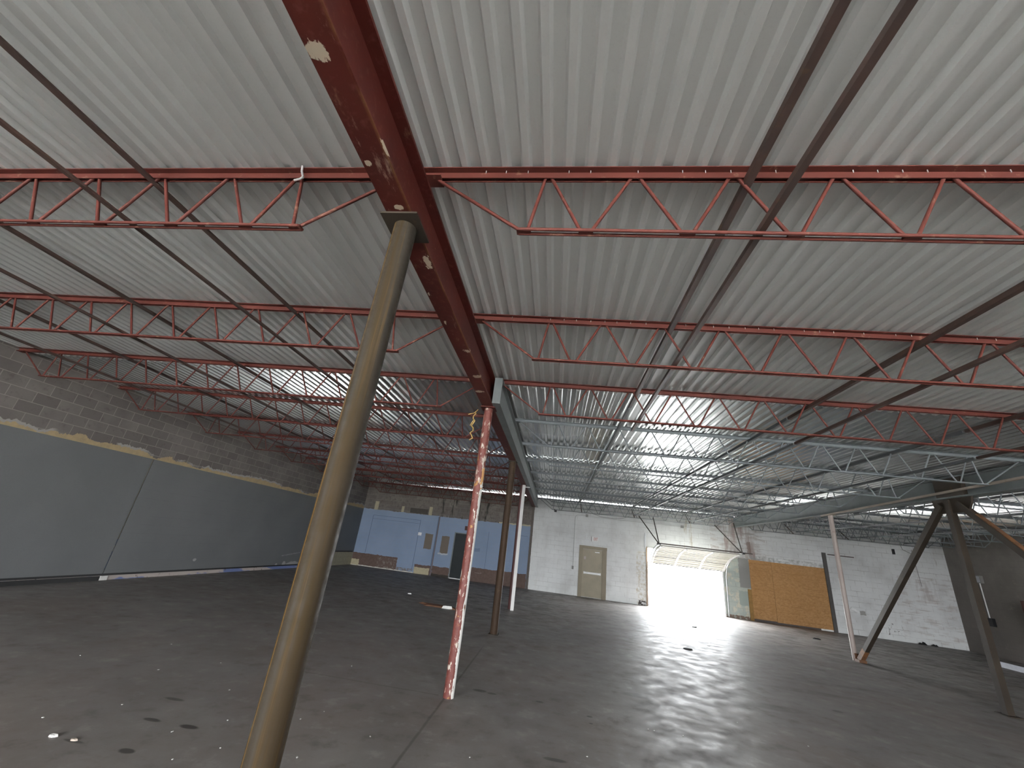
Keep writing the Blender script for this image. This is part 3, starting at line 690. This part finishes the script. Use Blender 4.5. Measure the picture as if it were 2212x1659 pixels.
# ------------------------------------------------------------------ exit door and fittings on the white wall
e = empty('door_1', wp(1.03)); structure(e); o = wp(1.03)
wbox(.765, 1.275, .004, .022, .01, 1.155).build('door_leaf', 'door_brown', e, o)
f = wbox(.668, .765, .0, .05, 0, 1.165); wbox(1.275, 1.385, .0, .05, 0, 1.165, f); wbox(.668, 1.392, .0, .055, 1.160, 1.237, f); f.build('door_frame', 'frame_brown', e, o)
b = wbox(.80, 1.245, .04, .065, .555, .60); wbox(.80, .83, .02, .04, .55, .605, b); wbox(1.215, 1.245, .02, .04, .55, .605, b); b.build('push_bar', 'white', e, o)
wbox(1.08, 1.20, .022, .05, 1.085, 1.11).build('door_closer', 'white', e, o)
wbox(.80, .85, .022, .024, .90, .97).build('sticker', M['post_pink'], e, o)
e = empty('exit_sign', wp(1.06, 0, 1.42)); tag(e, 'small white EXIT sign with red letters above the brown door', 'sign'); o = wp(1.06, 0, 1.42)
wbox(.985, 1.16, 0, .03, 1.365, 1.48).build('sign_box', 'white', e, o)
wbox(.972, .986, 0, .034, 1.362, 1.483).build('end_cap', 'grey_box', e, o)
cu = bpy.data.curves.new('exit_text', 'FONT'); cu.body = 'EXIT'; cu.size = .105 * S; cu.extrude = .002; cu.align_x = 'CENTER'; cu.align_y = 'CENTER'
cu.space_character = .95
tmp = bpy.data.objects.new('tmp_text', cu); COL.objects.link(tmp)
bpy.context.view_layer.update()
me = bpy.data.meshes.new_from_object(tmp.evaluated_get(bpy.context.evaluated_depsgraph_get()))
bpy.data.objects.remove(tmp); me.materials.clear(); me.materials.append(M['exit_red'])
lt = bpy.data.objects.new('lettering', me); COL.objects.link(lt); lt.parent = e
lt.rotation_euler = (PI / 2, 0, TH); lt.location = (wp(1.085, .0315, 1.423) - o) * S; lt.scale = (.52, 1, 1)

tag(wbox(.80, .865, 0, .04, 1.975, 2.04).build('junction_box', 'grey_box'), 'grey junction box high on the white wall above the EXIT sign', 'box')
tag(wbox(3.28, 3.35, 0, .04, 1.945, 2.01).build('junction_box', 'grey_box'), 'grey junction box high on the white wall above the roller opening', 'box')
tag(wbox(.49, .54, 0, .035, .62, .70).build('switch_box', 'grey_box'), 'grey switch box on the white wall left of the brown door', 'switch')
pts = [wp(.515, .015, .70), wp(.515, .015, 1.93), wp(.53, .015, 1.975), wp(.57, .015, 2.0), wp(.80, .015, 2.008)]
tag(MB().path(pts, .007).build('conduit', 'conduit_white'), 'thin bent conduit from the switch box up to the high junction box', 'conduit')
tag(MB().path([wp(.865, .012, 2.0), wp(2.0, .012, 1.985), wp(3.28, .012, 1.978)], .006).build('conduit', 'conduit_white'), 'thin horizontal conduit between the two high junction boxes', 'conduit')
tag(MB().path([wp(3.35, .012, 1.975), wp(4.6, .012, 1.955), wp(5.9, .012, 1.94)], .005).build('conduit', 'conduit_white'), 'thin conduit running right from the box above the roller opening', 'conduit')
pts = [wp(.87, .05, 2.16), wp(1.0, .05, 2.07), wp(1.2, .05, 2.015), wp(1.55, .05, 2.005), wp(1.8, .05, 2.04), wp(1.95, .05, 2.10)]
tag(MB().path(pts, .004, 6).build('loose_cable', 'black'), 'dark cable sagging below the last joist above the EXIT sign', 'cable')
e = empty('flood_light', wp(-.04, 0, 2.05)); tag(e, 'small black flood light high at the left end of the white wall', 'lamp'); o = wp(-.04, 0, 2.05)
wbox(-.09, -.05, 0, .03, 2.06, 2.10).build('wall_mount', 'grey_box', e, o)
wbox(-.065, .0, .03, .11, 2.015, 2.075).build('lamp_head', 'black', e, o)

# strand board over an old opening, timbers round it
tag(wbox(4.868, 5.372, .0, .022, .05, 1.357).build('strand_board_sheet', 'osb'), 'narrow orange-brown strand board sheet beside the roller opening', 'board')
tag(wbox(5.378, 6.56, .0, .02, .035, 1.353).build('strand_board_sheet', 'osb'), 'wide orange-brown strand board sheet next to the dark upright board', 'board')
tag(wbox(6.555, 6.632, .02, .05, 0, 1.715).build('upright_board', 'wood_dark'), 'tall weathered dark board standing at the right edge of the strand board', 'board')
tag(wbox(4.785, 4.865, .0, .03, 0, .675).build('short_post', 'wood_brown'), 'short brown timber at the left foot of the strand board', 'timber')
tag(wbox(6.69, 6.92, 0, .02, 1.672, 1.695).build('metal_strip', 'dark_trim'), 'left piece of the dark horizontal strip on the white wall', 'strip')
tag(wbox(6.97, 7.26, 0, .02, 1.668, 1.690).build('metal_strip', 'dark_trim'), 'right piece of the dark horizontal strip on the white wall', 'strip')
tag(wbox(5.55, 5.78, 0, .02, 1.405, 1.445).build('metal_bracket', 'white'), 'small white bracket on the wall just above the strand board', 'bracket')
q = MB().bar(wp(6.98, .02, .55), wp(7.12, .04, .48), .03, .05)
tag(q.build('white_flap', 'white'), 'small white tilted flap on the wall right of the pale post', 'flap')
tag(wbox(8.12, 8.155, 0, .05, 1.85, 1.97).build('wall_fixture', 'black'), 'small black fixture high on the white wall behind the left diagonal brace', 'fixture')
pts = [wp(8.30, .02, 2.12), wp(8.33, .02, 1.98), wp(8.50, .02, 1.90), wp(8.58, .02, 1.80)]
tag(MB().path(pts, .004, 6).build('loose_cable', 'black'), 'thin dark cable hanging on the white wall near its right end', 'cable')
tag(MB().path([wp(8.52, .015, 2.0), wp(8.54, .015, 1.55), wp(8.56, .015, 1.2)], .005, 6).build('conduit', 'grey_box'), 'thin vertical conduit near the right end of the white wall', 'conduit')
m = MB()
for k in range(14):
    x = 8.36 + random.uniform(-.17, .17); r = random.uniform(.02, .05); h = random.uniform(.015, .05) * (1.4 - abs(x - 8.36) * 4)
    y = wp(x, random.uniform(.02, .09)).y
    m.add([(x - r, y - r * .6, 0), (x + r, y - r * .4, 0), (x + r * .7, y + r * .4, 0), (x - r * .6, y + r * .5, 0), (x - r * .3, y, h), (x + r * .3, y, h * .9)], [(0, 1, 5, 4), (1, 2, 5), (2, 3, 4, 5), (3, 0, 4), (0, 3, 2, 1)])
o_ = m.build('rubble_pile', 'blackdirt'); tag(o_, 'low heap of black rubble at the foot of the white wall', 'rubble', kind='stuff')

# ------------------------------------------------------------------ blue wall
e = empty('door_2', wp(-2.55)); structure(e); o = wp(-2.55)
wbox(-2.80, -2.32, .004, .02, .02, 1.165).build('door_leaf', 'door_dark', e, o)
f = wbox(-2.83, -2.80, 0, .04, 0, 1.19); wbox(-2.32, -2.29, 0, .04, 0, 1.19, f); wbox(-2.83, -2.29, 0, .04, 1.165, 1.19, f)
f.build('door_frame', 'beam_grey', e, o)
wbox(-2.80, -2.32, .0, .06, 0, .02).build('threshold', 'threshold', e, o)
tag(MB().path([wp(-3.345, .02, .01), wp(-3.35, .02, 1.56)], .012).build('conduit', 'mauve'), 'vertical brown conduit on the blue wall left of the dark door', 'conduit')
tag(wbox(-3.92, -3.82, 0, .02, .99, 1.07).build('outlet_cover', 'white'), 'small white cover plate on the blue wall', 'plate')
tag(wbox(-.690, -.640, 0, .03, 0, 2.05).build('corner_strip', 'dark_trim'), 'dark vertical strip where the blue wall meets the white wall', 'strip')

# ------------------------------------------------------------------ right wall
e = empty('electrical_box', (XW, 10.66, 1.4)); tag(e, 'upper grey electrical box on the dark right wall', 'box'); o = (XW, 10.66, 1.4)
MB().box(XW - .06, XW, 10.57, 10.75, 1.395, 1.545).build('case', 'grey_box', e, o)
MB().box(XW - .064, XW - .06, 10.585, 10.735, 1.41, 1.53).build('cover', 'pale_board', e, o)
tag(MB().tube((XW - .015, 10.66, .73), (XW - .015, 10.66, 1.395), .011).build('conduit', 'white'), 'white vertical conduit between two boxes on the dark right wall', 'conduit')
tag(MB().box(XW - .06, XW, 10.57, 10.71, .575, .73).build('outlet_box', 'black'), 'lower black electrical box on the dark right wall', 'box')
e = empty('metal_cabinet', (XW - .2, 9.3, 0)); tag(e, 'dull red and black metal cabinet at the right edge against the wall', 'cabinet'); o = (XW - .2, 9.3, 0)
MB().box(XW - .30, XW - .01, 9.05, 9.58, .38, .80).build('lower_body', 'black', e, o)
MB().box(XW - .32, XW - .01, 9.02, 9.60, .80, 1.13).build('upper_body', 'shelf_red', e, o)
MB().box(XW - .33, XW - .30, 9.2, 9.59, .74, .80).build('label_strip', 'pale_board', e, o)
for yy_ in (9.08, 9.55): MB().box(XW - .30, XW - .26, yy_ - .02, yy_ + .02, 0, .38).box(XW - .05, XW - .01, yy_ - .02, yy_ + .02, 0, .38).build('leg', 'black', e, o)
tag(MB().box(7.93, 7.97, 8.0, 9.26, 0, .085).build('curb_board', 'pale_board'), 'pale grey board standing on edge on the floor at the right edge', 'board')

# ------------------------------------------------------------------ hanging bits and litter
m = MB(); pts = []
for k in range(13):
    z = 2.06 - .26 * k / 12; pts.append((-.775 + .014 * math.sin(k * 1.9), 3.33 + .01 * math.cos(k * 2.3), z))
m.path(pts, .005, 6).path([(-.83, 3.33, 2.03), (-.775, 3.325, 2.045), (-.75, 3.33, 2.08)], .004, 6).path([(-.775, 3.33, 1.98), (-.80, 3.33, 1.93)], .004, 6)
tag(m.build('rope', 'yellow'), 'frayed yellow rope hanging from a joist beside the two-tone column', 'rope')
tag(MB().path([(-1.142, 1.108, 2.359), (-1.140, 1.112, 2.335), (-1.137, 1.125, 2.318), (-1.15, 1.13, 2.312), (-1.18, 1.135, 2.310)], .005, 6).build('wire_tie', 'white'), 'white wire tie round the top chord of the nearest left joist', 'wire')
def scrap(name, x, y, sx, sy, h, mat, rot, label, cat, group=None, kind='thing'):
    m = MB(); n = 9; b = []; random.seed(int(x * 1000) + int(y * 77))
    for k in range(n):
        a = 2 * PI * k / n; rr = random.uniform(.7, 1.15); b.append((rr * sx * math.cos(a), rr * sy * math.sin(a)))
    cr, sr = math.cos(rot), math.sin(rot)
    vs = [(x + a * cr - b_ * sr, y + a * sr + b_ * cr, .0) for a, b_ in b]
    vs += [(x + (a * cr - b_ * sr) * .8, y + (a * sr + b_ * cr) * .8, h * random.uniform(.6, 1.2)) for a, b_ in b] + [(x, y, h)]
    m.add(vs, [tuple(range(n - 1, -1, -1))] + [(i, (i + 1) % n, (i + 1) % n + n, i + n) for i in range(n)] + [(i + n, (i + 1) % n + n, 2 * n) for i in range(n)])
    return tag(m.build(name, mat, None, (x, y, 0)), label, cat, group, kind)
scrap('plaster_chunk', -2.132, 2.03, .019, .011, .008, 'paper', .3, 'larger pale plaster chunk on the floor at the lower left', 'debris')
scrap('plaster_chunk', -2.03, 2.035, .018, .009, .006, 'tan_steel', .1, 'small tan plaster chunk beside a dark stain at the lower left', 'debris')
scrap('paper_scrap', -1.571, 6.927, .10, .035, .035, 'paper', .05, 'white paper scrap on the brown debris left of the two-tone column', 'debris')
scrap('cardboard_scrap', -1.72, 7.02, .36, .13, .02, 'cardboard', -.1, 'flattened brown scrap on the floor left of the two-tone column', 'debris')
scrap('black_scrap', 2.648, 8.845, .06, .03, .012, 'blackdirt', .2, 'black scrap on the bright floor in front of the roller opening', 'debris')
scrap('black_scrap', 1.842, 6.495, .075, .045, .010, 'blackdirt', .2, 'black scrap on the floor well in front of the roller opening', 'debris')
scrap('black_scrap', 5.146, 9.613, .08, .05, .02, 'blackdirt', .2, 'black scrap on the floor in front of the strand board', 'debris')
scrap('paper_scrap', 2.282, 7.006, .03, .015, .008, 'white', .2, 'bright white scrap on the damp floor before the roller opening', 'debris')
scrap('paper_scrap', -2.526, 7.941, .035, .02, .015, 'white', .2, 'white scrap on the floor toward the blue wall', 'debris')
scrap('paper_scrap', -1.119, 9.902, .04, .02, .02, 'white', .2, 'small white scrap behind the brown column near the blue wall', 'debris')
for x, y in ((.684, 3.357), (.72, 3.35), (-.886, 2.567), (1.403, 3.792), (-1.25, 2.75), (-1.31, 2.61), (-1.45, 2.2), (-1.62, 2.45), (-1.9, 2.8), (-2.2, 2.4), (-2.5, 2.9), (-2.3, 3.2), (-2.9, 3.4), (-3.1, 2.9), (-1.5, 3.6), (-1.1, 2.25), (-.35, 2.55), (.25, 2.8), (.9, 3.35), (-1.75, 2.25), (-1.55, 2.05), (-2.35, 2.15), (1.75, 3.55), (.45, 2.62)):
    scrap('paint_chip', x, y, random.uniform(.004, .008), random.uniform(.003, .005), .002, 'paper', x, 'tiny pale paint chip lying on the concrete floor', 'paint chip', 'paint chips scattered over the floor')

# ------------------------------------------------------------------ camera, sky, exposure
R = ((0.98904914, 0.09627743, 0.11185912), (0.06704158, 0.38212775, -0.92167446), (-0.13148092, 0.91908054, 0.37148853))
cam = bpy.data.cameras.new('camera'); co = bpy.data.objects.new('camera', cam); COL.objects.link(co)
cam.sensor_fit = 'HORIZONTAL'; cam.sensor_width = 36.0; cam.lens = 36.0 * 869.33 / 2212; cam.clip_start = .05; cam.clip_end = 500
mw = Matrix.Identity(4)
for i in range(3):
    mw[i][0] = R[0][i]; mw[i][1] = -R[1][i]; mw[i][2] = -R[2][i]
mw[2][3] = 1.0 * S
co.matrix_world = mw
scn.camera = co

wd = bpy.data.worlds.new('overcast_sky'); scn.world = wd; wd.use_nodes = True
bg = wd.node_tree.nodes['Background']; bg.inputs[0].default_value = (.94, .97, 1.0, 1); bg.inputs[1].default_value = 54.0
sl = bpy.data.lights.new('sun', 'SUN'); sl.energy = 140; sl.angle = .05; sl.color = (.97, 1, 1)
so = bpy.data.objects.new('sun', sl); COL.objects.link(so); so.rotation_euler = (math.radians(26), math.radians(10), 0)
def portal(loc, sx, sy, rot):
    l = bpy.data.lights.new('sky_portal', 'AREA'); l.shape = 'RECTANGLE'; l.size = sx * S; l.size_y = sy * S; l.cycles.is_portal = True
    o = bpy.data.objects.new('sky_portal', l); COL.objects.link(o); o.location = Vector(loc) * S; o.rotation_euler = rot
portal((3.33, 11.9, .68), 1.82, 1.36, (PI / 2, 0, PI + TH) if False else (-PI / 2, 0, TH))
for a, b in OPEN: portal(((a + b) / 2, -6.15, (oz + oz0) / 2), b - a, oz - oz0, (PI / 2, 0, 0))

scn.view_settings.view_transform = 'Standard'; scn.view_settings.look = 'None'
scn.view_settings.exposure = 0.14; scn.view_settings.gamma = 1.0; scn.view_settings.use_curve_mapping = False
scn.cycles.max_bounces = 14; scn.cycles.diffuse_bounces = 8; scn.cycles.glossy_bounces = 6
scn.cycles.sample_clamp_indirect = 8.0; scn.cycles.caustics_reflective = False; scn.cycles.caustics_refractive = False
